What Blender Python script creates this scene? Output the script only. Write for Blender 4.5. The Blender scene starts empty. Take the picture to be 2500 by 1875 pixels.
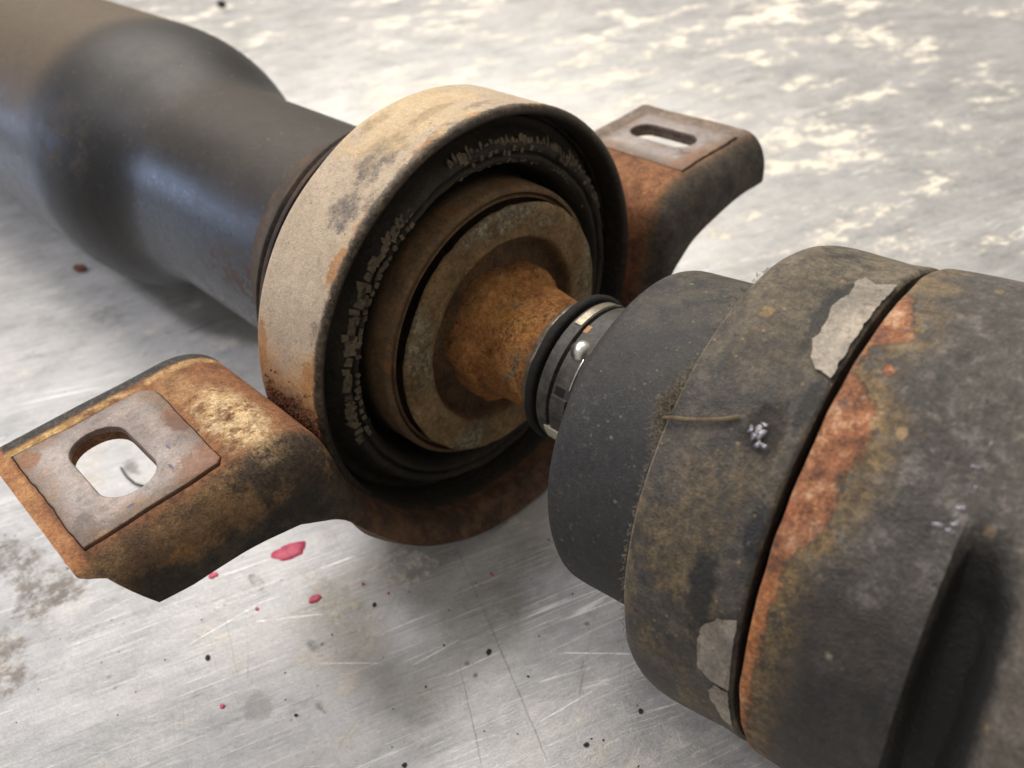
import bpy, bmesh, math, random
import numpy as np
from mathutils import Matrix, Vector, noise as mnoise
random.seed(7); rng = np.random.default_rng(7)
SC = bpy.context.scene
COL = SC.collection
S = 0.05            # metres per modelling unit (the bearing ring has radius 1 unit = 50 mm)
H = 1.075           # height of the shaft axis above the bench, in units
PI = math.pi

# ------------------------------------------------------------------ camera
def W(x, y, z): return Vector((x*S, y*S, (z+H)*S))
CAM_C = (2.197924, -1.991041, 2.154747)
CAM_R = ((0.7211279, 0.6890598, -0.0719108), (0.4075159, -0.5058276, -0.7603087), (-0.5602726, 0.5189749, -0.6455692))
cd = bpy.data.cameras.new('camera'); cam = bpy.data.objects.new('camera', cd); COL.objects.link(cam)
r, dn, fw = [Vector(v) for v in CAM_R]
M = Matrix((r, -dn, -fw)).transposed().to_4x4(); M.translation = W(*CAM_C)
cam.matrix_world = M
cd.sensor_width = 36; cd.lens = 27.54; cd.clip_start = 0.005; cd.clip_end = 60
cd.dof.use_dof = True; cd.dof.focus_distance = 2.75*S; cd.dof.aperture_fstop = 20.0
SC.camera = cam

# ------------------------------------------------------------------ light of the workshop
world = bpy.data.worlds.new('World'); SC.world = world; world.use_nodes = True
bg = world.node_tree.nodes['Background']
bg.inputs[0].default_value = (1.0, 0.93, 0.84, 1); bg.inputs[1].default_value = 0.46
def area(name, az, el, dist, sx, sy, power, col):
    l = bpy.data.lights.new(name, 'AREA'); l.shape = 'RECTANGLE'; l.size = sx; l.size_y = sy
    l.energy = power; l.color = col
    o = bpy.data.objects.new(name, l); COL.objects.link(o)
    a, e = math.radians(az), math.radians(el)
    d = Vector((math.cos(e)*math.cos(a), math.cos(e)*math.sin(a), math.sin(e)))
    o.location = W(0, 0, 0) + d*dist
    o.rotation_euler = d.to_track_quat('Z', 'Y').to_euler()
    return o
area('ceiling_light', 150, 58, 1.7, 1.4, 1.0, 37, (1.0, 0.93, 0.84))
area('ceiling_light', -126, 56, 1.9, 0.30, 0.22, 11, (0.95, 0.93, 1.0))
area('window_light', -153, 10, 2.6, 0.5, 0.4, 8, (0.50, 0.65, 1.0))
SC.view_settings.view_transform = 'Standard'; SC.view_settings.look = 'None'
SC.view_settings.gamma = 1; SC.view_settings.exposure = 0.0
SC.cycles.use_denoising = True
SC.cycles.max_bounces = 8

# ------------------------------------------------------------------ node helpers
def lin(*c):
    return tuple(((v/255)/12.92 if v/255 <= .04045 else ((v/255+.055)/1.055)**2.4) for v in c)
class E:
    """a socket with arithmetic"""
    def __init__(s, nt, sock): s.nt, s.s = nt, sock
    def _m(s, op, b=None, c=None, clamp=False):
        n = s.nt.nodes.new('ShaderNodeMath'); n.operation = op; n.use_clamp = clamp
        for i, v in enumerate((s, b, c)):
            if v is None: continue
            if isinstance(v, E): s.nt.links.new(v.s, n.inputs[i])
            else: n.inputs[i].default_value = v
        return E(s.nt, n.outputs[0])
    def __add__(s, b): return s._m('ADD', b)
    __radd__ = __add__
    def __mul__(s, b): return s._m('MULTIPLY', b)
    __rmul__ = __mul__
    def __sub__(s, b): return s._m('SUBTRACT', b)
    def __rsub__(s, b): return (s*-1.0) + b
    def __truediv__(s, b): return s._m('DIVIDE', b)
    def max(s, b): return s._m('MAXIMUM', b)
    def min(s, b): return s._m('MINIMUM', b)
    def pw(s, b): return s._m('POWER', b)
    def abs(s): return s._m('ABSOLUTE')
    def inv(s): return (s*-1.0) + 1.0
    def ss(s, a, b):
        n = s.nt.nodes.new('ShaderNodeMapRange'); n.interpolation_type = 'SMOOTHSTEP'; n.clamp = True
        if a <= b: vals = (a, b, 0, 1)
        else: vals = (b, a, 1, 0)
        s.nt.links.new(s.s, n.inputs[0])
        for i, v in enumerate(vals): n.inputs[i+1].default_value = v
        return E(s.nt, n.outputs[0])
class Mat:
    def __init__(s, name, origin=(0, 0, 0)):
        s.m = bpy.data.materials.new(name); s.m.use_nodes = True; s.nt = s.m.node_tree
        s.b = s.nt.nodes['Principled BSDF']
        tc = s.nt.nodes.new('ShaderNodeTexCoord')
        mp = s.nt.nodes.new('ShaderNodeVectorMath'); mp.operation = 'SCALE'; mp.inputs['Scale'].default_value = 1/S
        s.nt.links.new(tc.outputs['Object'], mp.inputs[0]); s.v = mp.outputs[0]
        sp = s.nt.nodes.new('ShaderNodeSeparateXYZ'); s.nt.links.new(s.v, sp.inputs[0])
        s.x, s.y, s.z = [E(s.nt, o) for o in sp.outputs]
        s._phi = None
    @property
    def r(s): return (s.y*s.y + s.z*s.z)._m('SQRT')
    @property
    def phi(s):            # degrees, 0 = +Y, 90 = up
        if s._phi is None: s._phi = s.z._m('ARCTAN2', s.y)*(180/PI)
        return s._phi
    def vec(s, sx=1, sy=1, sz=1, rot=0):
        v = s.v
        if rot:
            q = s.nt.nodes.new('ShaderNodeVectorRotate'); q.rotation_type = 'Z_AXIS'
            s.nt.links.new(v, q.inputs['Vector']); q.inputs['Angle'].default_value = rot; v = q.outputs[0]
        n = s.nt.nodes.new('ShaderNodeVectorMath'); n.operation = 'MULTIPLY'; s.nt.links.new(v, n.inputs[0])
        n.inputs[1].default_value = (sx, sy, sz)
        return n.outputs[0]
    def cvec(s, a, b, c):
        n = s.nt.nodes.new('ShaderNodeCombineXYZ')
        for i, v in enumerate((a, b, c)):
            if isinstance(v, E): s.nt.links.new(v.s, n.inputs[i])
            else: n.inputs[i].default_value = v
        return n.outputs[0]
    def noise(s, scale, detail=4, rough=.6, vec=None, off=0.0, dist=0.0):
        n = s.nt.nodes.new('ShaderNodeTexNoise'); n.noise_dimensions = '4D'
        s.nt.links.new(vec if vec is not None else s.v, n.inputs['Vector'])
        n.inputs['W'].default_value = off; n.inputs['Scale'].default_value = scale
        n.inputs['Detail'].default_value = detail; n.inputs['Roughness'].default_value = rough; n.inputs['Distortion'].default_value = dist
        return E(s.nt, n.outputs[0])
    def voro(s, scale, vec=None, feature='F1', rnd=1.0):
        n = s.nt.nodes.new('ShaderNodeTexVoronoi'); n.feature = feature
        s.nt.links.new(vec if vec is not None else s.v, n.inputs['Vector']); n.inputs['Scale'].default_value = scale
        n.inputs['Randomness'].default_value = rnd
        return E(s.nt, n.outputs['Distance'])
    def curve(s, x, lo, hi, pts):
        n = s.nt.nodes.new('ShaderNodeFloatCurve'); c = n.mapping.curves[0]
        xx = (x-lo)/(hi-lo); s.nt.links.new(xx.s, n.inputs['Value'])
        P = [((a-lo)/(hi-lo), b) for a, b in pts]
        while len(c.points) < len(P): c.points.new(0.5, 0.5)
        for p, (a, b) in zip(c.points, P): p.location = (a, b); p.handle_type = 'VECTOR'
        n.mapping.update()
        return E(s.nt, n.outputs[0])
    def mix(s, f, a, b):
        n = s.nt.nodes.new('ShaderNodeMix'); n.data_type = 'RGBA'
        if isinstance(f, E): s.nt.links.new(f.s, n.inputs[0])
        else: n.inputs[0].default_value = f
        for i, v in ((6, a), (7, b)):
            if isinstance(v, E): s.nt.links.new(v.s, n.inputs[i])
            else: n.inputs[i].default_value = (*v, 1)
        return E(s.nt, n.outputs[2])
    def ramp(s, f, stops):
        n = s.nt.nodes.new('ShaderNodeValToRGB'); s.nt.links.new(f.s, n.inputs[0]); cr = n.color_ramp
        while len(cr.elements) < len(stops): cr.elements.new(.5)
        for e, (p, c) in zip(cr.elements, stops): e.position = p; e.color = (*c, 1)
        return E(s.nt, n.outputs[0])
    def blob(s, a, b, a0, b0, ra, rb, wob=None, lo=1.0, hi=.55):
        """1 inside an ellipse in two coordinates, its edge wobbled by noise"""
        q = ((a-a0)*(1/ra)); q = q*q; w = ((b-b0)*(1/rb)); d = (q+w*w)._m('SQRT')
        if wob is not None: d = d + wob
        return d.ss(lo, hi)
    def out(s, col=None, rough=None, metal=None, bump=None, bs=.3, bd=.02, spec=None, grain=None):
        if grain is not None:
            ga = s.noise(18, 4, .7, off=61); gb = s.noise(58, 3, .75, off=62); gc = s.noise(135, 2, .7, off=63)
            f = ((ga-.5)*(1.5*grain) + (gb-.5)*(2.2*grain) + (gc-.5)*(2.0*grain) + 1.0).max(.25)
            n = s.nt.nodes.new('ShaderNodeVectorMath'); n.operation = 'SCALE'
            s.nt.links.new(col.s, n.inputs[0]); s.nt.links.new(f.s, n.inputs['Scale']); col = E(s.nt, n.outputs[0])
            if bump is not None: bump = bump + gb*(.9*grain) + gc*(.6*grain)
        def put(name, v):
            if v is None: return
            if isinstance(v, E): s.nt.links.new(v.s, s.b.inputs[name])
            elif isinstance(v, tuple): s.b.inputs[name].default_value = (*v, 1)
            else: s.b.inputs[name].default_value = v
        put('Base Color', col); put('Roughness', rough); put('Metallic', metal); put('Specular IOR Level', spec)
        if bump is not None:
            n = s.nt.nodes.new('ShaderNodeBump'); n.inputs['Strength'].default_value = bs; n.inputs['Distance'].default_value = bd*S
            s.nt.links.new(bump.s, n.inputs['Height']); s.nt.links.new(n.outputs[0], s.b.inputs['Normal'])
        return s.m

# ------------------------------------------------------------------ materials
def mat_bench():
    m = Mat('scuffed_sheet_metal')
    A = math.radians(-66)                       # the sheet was rubbed along this direction
    cloud = m.noise(.8, 8, .72, off=3); med = m.noise(2.6, 8, .72, vec=m.vec(.8, 1.5, 1, A), off=5)
    streak = m.noise(1.0, 8, .8, vec=m.vec(1.0, 13, 1, A), off=7)
    fine = m.noise(22, 8, .8, off=2); grain = m.noise(90, 3, .7, off=4)
    base = m.mix(med.ss(.34, .66), lin(158, 159, 159), lin(190, 190, 190))
    base = m.mix(cloud.ss(.45, .62)*.45, base, lin(204, 203, 203))
    base = m.mix(streak.ss(.55, .68)*.5, base, lin(222, 219, 215))
    base = m.mix(streak.ss(.44, .30)*.5, base, lin(134, 133, 130))
    scuf = m.noise(1.0, 5, .8, vec=m.vec(1.6, 70, 1, A), off=51); scuf2 = m.noise(1.0, 5, .8, vec=m.vec(2.0, 55, 1, A+.35), off=52)
    base = m.mix((scuf.ss(.55, .64).max(scuf2.ss(.58, .67)*.7))*.7, base, lin(236, 235, 233)); base = m.mix(scuf.ss(.45, .35)*.5, base, lin(120, 119, 117))
    base = m.mix(m.noise(4, 8, .78, off=53).ss(.54, .64)*.4, base, lin(146, 142, 137))
    base = m.mix(fine.ss(.56, .70)*.45, base, lin(128, 123, 117))
    # pale residue and painted bright highlights along the rubbing direction, more on the far half
    far = (m.y - m.x*.25).ss(1.2, 2.6)
    rn = m.noise(1.7, 9, .74, vec=m.vec(.75, 1.2, 1, A), off=11); rf = m.noise(6, 7, .8, vec=m.vec(.7, 1.2, 1, A), off=12); clus = m.noise(.42, 3, .5, off=16)
    rs_ = rn + (rf-.5)*.55 + (clus-.5)*.35 + far*(.02+(m.y-m.x*.2)*.004)
    res = rs_.ss(.60, .66)
    wash = rs_.ss(.50, .60)*.35
    res = (res*(far*.55+.45) + (m.blob(m.x, m.y, -.09, -1.13, .36, .13, (med-.5)*3)+m.blob(m.x, m.y, -.02, -.78, .15, .15, (med-.5)*3))*m.noise(15, 5, .8, off=14).ss(.46, .60)*.75).min(1.0)
    base = m.mix(wash, base, lin(204, 200, 194))
    base = m.mix(res*.9, base, lin(240, 232, 214))
    # brown grime
    gr = m.noise(1.1, 7, .72, off=21).ss(.60, .70)*m.noise(9, 6, .8, off=22).ss(.46, .60)*.8
    def smudge(x, y, a, b, k): return m.blob(m.x, m.y, x, y, a, b, (med-.5)*3.2)*m.noise(11, 6, .8, off=23).ss(.40, .58)*k
    gr = (gr + smudge(-1.5, -2.12, .40, .14, 1) + smudge(-1.28, -2.0, .2, .10, 1) + smudge(-1.06, -2.40, .22, .13, 1) + m.blob(m.x, m.y, .05, -1.69, .09, .07, (med-.5)*3)*.35
             + smudge(-.03, -1.35, .07, .035, .7) + smudge(-.55, -1.33, .08, .03, .7) + smudge(.25, -1.5, .06, .03, .8) + smudge(-1.85, -1.38, .10, .05, .7) + smudge(-3.6, -.75, .35, .12, .6)).min(1.0)
    base = m.mix(gr*.72, base, lin(104, 92, 80))
    sp = m.voro(5.0).ss(.085, .04)*m.noise(2.5, 3, .6, off=31).ss(.48, .6)
    sp2 = m.voro(13.0).ss(.13, .06)*m.noise(4, 3, .6, off=33).ss(.50, .62)
    sp = sp*.7; sp2 = sp2*m.noise(1.2, 3, .6, off=36).ss(.50, .60)
    base = m.mix(sp.max(sp2)*.8, base, lin(66, 60, 55))
    # long hair scratches, some bright, some dark
    def scr(a_deg, sc, off, thr, k0=.54):
        n1 = m.noise(1.0, 2, .5, vec=m.vec(.22, sc, 1, math.radians(-a_deg)), off=off)
        return (n1-.5).abs().ss(thr, thr*.2)*m.noise(1.3, 4, .6, off=off+.5).ss(k0, k0+.08)
    s1 = scr(67, 8, 41, .006); s2 = scr(58, 12, 43, .006); s5 = scr(80, 10, 48, .005); s3 = scr(-25, 4.0, 45, .0025, .56); s4 = scr(-60, 7, 47, .0028, .56)
    hand = None
    for (x0, y0, x1, y1, wd) in ((.06, -.51, 1.16, -1.02, .0032), (.55, -.95, .98, -1.22, .0025)):
        L = math.hypot(x1-x0, y1-y0); ux, uy = (x1-x0)/L, (y1-y0)/L
        t = (m.x-x0)*ux+(m.y-y0)*uy; d = ((m.x-x0)*-uy+(m.y-y0)*ux+(med-.5)*.03).abs()
        q = d.ss(wd, wd*.3)*t.ss(0, .05)*t.ss(L, L-.05); hand = q if hand is None else hand.max(q)
    bright = None
    for (x0, y0, x1, y1, wd) in ((-.07, -1.13-.02, -.36, -1.47, .006), (-.49, -1.76, -.42, -1.36, .004), (.40, -1.12, .47, -.86, .003), (.55, -1.05, .66, -.78, .003), (.05, -1.40, .30, -1.18, .004), (.86, -.62, 1.12, -.40, .004), (1.0, -.95, 1.1, -.62, .003)):
        L = math.hypot(x1-x0, y1-y0); ux, uy = (x1-x0)/L, (y1-y0)/L
        t = (m.x-x0)*ux+(m.y-y0)*uy; d = ((m.x-x0)*-uy+(m.y-y0)*ux+(med-.5)*.02).abs()
        q = d.ss(wd, wd*.3)*t.ss(0, .05)*t.ss(L, L-.05)*fine.ss(.40, .52); bright = q if bright is None else bright.max(q)
    sb = s1.max(s2).max(s5)*.8
    base = m.mix(sb.max(bright), base, lin(250, 249, 246))
    base = m.mix((s3.max(s4)*.3).max(hand*.3), base, lin(70, 66, 60))
    diff = res.max(gr).max(sp)
    rough = (.34 + (med-.5)*.3 + (streak-.5)*.4 + (fine-.5)*.25 + diff*.4)
    met = (diff*-.36 + .36)
    h = streak*.35 + fine*.35 + res*.5 + grain*.2 + scuf*.3 - hand*.3
    return m.out(base, rough, met, h, .35, .03, grain=0.22)

def mat_cream():
    m = Mat('cream_paint_worn')
    n = m.noise(3.2, 8, .7); n2 = m.noise(9, 8, .78, off=2); n3 = m.noise(34, 6, .8, off=5); g = m.noise(110, 3, .7, off=6)
    c = m.mix(n.ss(.3, .7), lin(166, 149, 127), lin(190, 172, 149))
    c = m.mix(n2.ss(.58, .70)*.35, c, lin(172, 144, 112))
    c = m.mix(n3.ss(.56, .70)*.35, c, lin(150, 124, 98))
    p = m.phi; w = (n2-.5)*3.4
    sx = m.noise(8, 7, .8, off=9, vec=m.vec(1, 1, 1))
    sc = m.blob(m.x, p, -.17, 112, .10, 8, w).max(m.blob(m.x, p, -.03, 100, .06, 9, w)).max(m.blob(m.x, p, -.20, 93, .04, 8, w))
    sc = sc.max(m.blob(m.x, p, -.13, 126, .10, 6, w)).max(m.blob(m.x, p, -.05, 122, .05, 4, w)).max(m.blob(m.x, p, -.36, 104, .04, 7, w)).max(m.blob(m.x, p, -.05, 152, .028, 3.5, w)).max(m.blob(m.x, p, -.10, 84, .04, 6, w)*.8)
    sc = sc*sx.ss(.40, .54)
    c = m.mix(sc*.85, c, m.mix(n3.ss(.4, .6), lin(72, 66, 62), lin(122, 112, 102)))
    c = m.mix(m.blob(m.x, p, -.3, 95, .3, 22, w)*.45, c, lin(206, 176, 124))
    # orange stain creeping from the front edge and the lower end
    st = ((m.x + (n2-.5)*.16 + (n-.5)*.12).ss(-.075, -.02)*n.ss(.46, .58)).max(m.blob(m.x, p, -.055, 164, .06, 7, w)).max(m.blob(m.x, p, -.39, 163, .05, 10, w)).max(m.blob(m.x, p, -.04, 137, .04, 6, w))
    c = m.mix(st*.55, c, lin(192, 148, 88)); c = m.mix(st.ss(.5, 1.0)*.6, c, lin(150, 100, 50))
    wrap = (p + (p*-1.0).ss(0, 1)*360.0)                       # 0..360
    q = wrap + (n-.5)*44 + (n2-.5)*26 + (n3-.5)*10
    rust = q.ss(170, 182)
    c = m.mix(q.ss(156, 174)*rust.inv()*.9, c, m.mix(n2.ss(.4, .6), lin(166, 112, 62), lin(190, 150, 96)))
    rc = m.ramp(n2*.5+n3*.5, [(.30, lin(56, 36, 28)), (.46, lin(98, 62, 44)), (.56, lin(132, 86, 62)), (.72, lin(166, 122, 96))])
    c = m.mix(rust, c, rc)
    # chipped dark front lip, dusty on its rounding
    lip = (m.x + (n2-.5)*.10 + (n3-.5)*.06).ss(-.036, -.016)
    lipc = m.mix(n3.ss(.42, .62), lin(40, 34, 28), lin(96, 82, 62))
    lipc = m.mix(n2.ss(.52, .66)*.7, lipc, lin(124, 106, 80))
    c = m.mix(lip, c, lipc)
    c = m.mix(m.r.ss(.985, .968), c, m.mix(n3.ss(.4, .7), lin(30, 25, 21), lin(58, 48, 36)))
    dots = m.voro(17).ss(.13, .05)*m.noise(5, 3, .6, off=8).ss(.46, .56)
    c = m.mix(dots*.6, c, lin(70, 58, 46))
    c = m.mix(g.ss(.60, .72)*.22, c, lin(110, 92, 74))
    c = m.mix(m.noise(20, 6, .8, off=31).ss(.58, .66)*.5, c, lin(112, 98, 82)); c = m.mix((m.noise(6, 4, .7, off=32, vec=m.vec(1, 3, 3))-.5).abs().ss(.010, .003)*m.noise(4, 3, .6, off=33).ss(.52, .60)*.5, c, lin(90, 78, 66))
    h = n3*.5 + n2*.5 + rust*n3*2.2 - sc*.3 + g*.15
    return m.out(c, .62 + rust*.25 - lip*.1, 0.0, h, .5, .02, grain=0.34)

def mat_rubber(name='black_rubber', dust=.45, c0=lin(33, 30, 27), c1=lin(76, 66, 52)):
    m = Mat(name)
    n = m.noise(3, 8, .72); n3 = m.noise(30, 7, .82, off=4)
    c = m.mix(n.ss(.35, .7)*dust, c0, c1)
    c = m.mix(n3.ss(.54, .68)*.6, c, c1)
    c = m.mix(n3.ss(.66, .76)*.6, c, lin(112, 98, 76))
    return m.out(c, .66 + n*.2, 0.0, n3*.7+n*.3, .5, .018, spec=.4, grain=0.75)

def mat_flake():
    m = Mat('dry_rubber_flake'); n = m.noise(12, 7, .78)
    return m.out(m.mix(n.ss(.34, .62), lin(58, 51, 41), lin(104, 93, 75)), .88, 0.0, n, .5, .01, grain=0.6)



def mat_stub():
    m = Mat('flaky_orange_rust')
    n = m.noise(3.6, 8, .7); n2 = m.noise(13, 8, .78, off=3); n3 = m.noise(50, 5, .75, off=6); g = m.noise(120, 3, .7, off=7)
    c = m.ramp(n*.42+n2*.30+n3*.28, [(.34, lin(84, 54, 34)), (.42, lin(132, 86, 50)), (.49, lin(168, 114, 66)), (.56, lin(194, 142, 86)), (.66, lin(212, 170, 122))])
    c = m.mix(n.ss(.56, .64)*.55, c, lin(176, 120, 50))
    c = m.mix(m.noise(5, 7, .75, off=9).ss(.55, .63)*.7, c, m.mix(n3.ss(.4, .6), lin(98, 92, 74), lin(132, 124, 102)))     # grey green metal showing through
    c = m.mix((m.x + (n-.5)*.2 + (n2-.5)*.1).ss(.34, .43)*.5, c, lin(128, 72, 48))
    c = m.mix((m.x*-1.0 + (n2-.5)*.1).ss(-.12, .02)*.5, c, lin(116, 82, 56))
    c = m.mix(g.ss(.62, .72)*.5, c, lin(216, 178, 130)); c = m.mix(g.ss(.40, .30)*.5, c, lin(70, 44, 28))
    pits = m.voro(8).ss(.15, .04)*m.noise(6, 4, .7, off=12).ss(.48, .58)
    pits = pits.max(m.voro(21).ss(.18, .05)*m.noise(7, 4, .7, off=13).ss(.50, .60))
    crack = (m.noise(5, 6, .72, off=15, vec=m.vec(2.2, 1, 1))-.5).abs().ss(.012, .002)*m.noise(4, 3, .6, off=17).ss(.50, .58)
    c = m.mix(pits.max(crack)*.8, c, lin(40, 27, 18))
    h = n2*.9 + n3*1.0 + n*.5 + g*.4 - pits*1.2 - crack
    return m.out(c, .88, 0.0, h, .8, .03, spec=.25, grain=0.75)

def mat_disc():
    m = Mat('rusted_steel')
    n = m.noise(2.6, 8, .7, off=1); n2 = m.noise(9, 8, .8, off=3); n3 = m.noise(38, 6, .78, off=6); g = m.noise(110, 3, .7, off=7)
    c = m.ramp(n*.4+n2*.35+n3*.25, [(.36, lin(70, 55, 38)), (.44, lin(112, 90, 60)), (.51, lin(142, 116, 80)), (.60, lin(168, 146, 108))])
    gl = m.blob(m.y, m.z, -.50, .22, .10, .30, (n2-.5)*3).max(m.blob(m.y, m.z, .02, .56, .30, .07, (n2-.5)*3)).max(m.blob(m.y, m.z, -.34, -.45, .16, .10, (n2-.5)*3)).max(m.blob(m.y, m.z, .57, .1, .05, .3, (n2-.5)*3))
    grey = (m.noise(3.2, 8, .75, off=8).ss(.53, .60)*.7).max(gl*n2.ss(.40, .52))*m.r.ss(.44, .50)
    c = m.mix(grey*.9, c, m.mix(n3.ss(.42, .58), lin(104, 98, 82), lin(168, 160, 136)))
    c = m.mix(m.noise(6, 8, .78, off=12).ss(.57, .64)*.75, c, lin(158, 104, 46))
    c = m.mix(m.r.ss(.465, .425)*.8, c, m.mix(n2.ss(.42, .62), lin(60, 42, 27), lin(104, 72, 44)))
    c = m.mix(n3.ss(.60, .68)*.6, c, lin(52, 40, 28)); c = m.mix(g.ss(.62, .72)*.4, c, lin(188, 162, 118))
    h = n2*1.0 + n3*.8 - grey*.5 + g*.25
    return m.out(c, grey*-.25+.8, grey*.3, h, .7, .028, spec=.4, grain=0.75)

def mat_shield():
    m = Mat('brown_pressed_steel'); n = m.noise(4, 8, .75); n3 = m.noise(30, 7, .8, off=4)
    c = m.ramp(n*.6+n3*.4, [(.34, lin(58, 44, 30)), (.48, lin(98, 76, 52)), (.62, lin(130, 104, 74))])
    c = m.mix(m.noise(9, 7, .78, off=6).ss(.55, .64)*.75, c, lin(132, 84, 42))
    c = m.mix((m.x*-1.0 + (n-.5)*.1).ss(.08, .17), c, lin(34, 28, 22))
    return m.out(c, .7, .1, n3+n*.4, .5, .018, grain=0.6)

def mat_bracket():
    m = Mat('rusty_dirty_bracket_steel')
    n = m.noise(2.4, 8, .7, off=1); n2 = m.noise(8, 8, .78, off=2); n3 = m.noise(34, 7, .8, off=3); g = m.noise(110, 3, .7, off=4)
    w = (n2-.5)*3.2
    rust = m.ramp(n*.35+n2*.35+n3*.30, [(.33, lin(58, 40, 30)), (.43, lin(98, 66, 46)), (.50, lin(136, 92, 62)), (.58, lin(162, 118, 82)), (.70, lin(194, 156, 116))])
    rust = m.mix(n.ss(.52, .62)*.5, rust, lin(116, 74, 48))
    brown = m.ramp(n*.4+n2*.35+n3*.25, [(.36, lin(62, 47, 35)), (.45, lin(98, 75, 52)), (.54, lin(130, 102, 70)), (.65, lin(154, 122, 82))])
    brown = m.mix(m.noise(5, 7, .75, off=8, vec=m.vec(1, .6, 1)).ss(.53, .62)*.6, brown, lin(150, 102, 52))
    brown = m.mix(m.noise(4.5, 7, .75, off=9).ss(.56, .64)*.6, brown, lin(74, 66, 58))
    oily = m.mix(n2.ss(.42, .66), lin(33, 30, 27), lin(74, 64, 50))
    tan = m.mix(n2.ss(.42, .58), lin(170, 136, 88), lin(212, 182, 132))
    front = (m.x + (n-.5)*.10 + (n2-.5)*.08).ss(.04, .11)
    c = m.mix(front, rust, brown)
    blk = m.blob(m.y, m.x, -1.22, .13, .24, .12, w)
    c = m.mix(blk*front*.85, c, m.mix(n3.ss(.4, .65), lin(46, 40, 36), lin(78, 68, 58)))
    splash = (m.z + (n-.5)*.26 + (n2-.5)*.16 + (m.y+1.5)*.10).ss(.12, .045)*front*m.y.ss(.2, .1)
    c = m.mix(splash*.92, c, oily)
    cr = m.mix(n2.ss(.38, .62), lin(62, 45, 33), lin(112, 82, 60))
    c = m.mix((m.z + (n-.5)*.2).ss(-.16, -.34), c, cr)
    # back fold stays grey black paint, with a tan line beside it
    back = (m.x*-1.0 + (n2-.5)*.05 + (n-.5)*.03).ss(.605, .63)*m.z.ss(.0, .12)
    lft = m.y.ss(-1.0, -1.1)
    tl = ((m.x + .592 + (n2-.5)*.04).abs().ss(.034, .010))*lft*m.noise(3, 5, .7, off=14).ss(.38, .50)
    c = m.mix(tl*.9, c, tan)
    c = m.mix(back, c, m.mix(n3.ss(.46, .66), lin(60, 59, 58), lin(98, 93, 86)))
    # pale scaly deposit inboard of the near pad
    dep = m.blob(m.x, m.y, -.14, -1.26, .30, .13, w)*n2.ss(.38, .50)
    c = m.mix(dep*.85, c, m.mix(n3.ss(.42, .60), tan, lin(226, 202, 164)))
    c = m.mix(m.blob(m.x, m.y, -.45, -1.31, .16, .08, w)*.35, c, tan)
    # far ear: grey brown plate, rust low down
    rt = m.y.ss(1.2, 1.3)
    c = m.mix(rt*(m.y+(n-.5)*.25).ss(1.36, 1.5)*front.inv()*.9, c, m.mix(n2.ss(.4, .6), lin(112, 100, 90), lin(146, 133, 122)))
    c = m.mix(m.y.ss(.9, 1.0)*(m.x + (n-.5)*.14).ss(.05, .14)*m.z.ss(-.7, -.3), c, m.mix(n2.ss(.35, .65), lin(56, 52, 49), lin(92, 84, 74)))
    c = m.mix(m.y.ss(.9, 1.0)*m.z.ss(.1, -.1)*front.inv()*.55, c, m.mix(n2.ss(.4, .6), lin(70, 40, 32), lin(128, 76, 56)))
    # rim of the near ear end
    rim = m.y.ss(-1.908, -1.925)*m.x.ss(.14, .08)
    c = m.mix(rim, c, m.ramp(n*.4+n2*.4+n3*.2, [(.38, lin(122, 76, 60)), (.47, lin(154, 104, 70)), (.55, lin(176, 132, 88)), (.65, lin(200, 168, 126))]))
    pits = m.voro(17).ss(.18, .05)*n2.ss(.48, .58)
    c = m.mix(pits*.6, c, lin(44, 31, 24))
    c = m.mix(g.ss(.62, .72)*front.inv()*.5, c, lin(206, 166, 124)); c = m.mix(g.ss(.38, .28)*.5, c, lin(58, 40, 30))
    h = n2*.9*(front.inv()*.8+.2) + n3*.8 + n*.3 + dep*.5 + g*.3
    return m.out(c, .74 + n*.15 - splash*.25, .05, h, .6, .025, spec=.4, grain=0.72)

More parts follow.
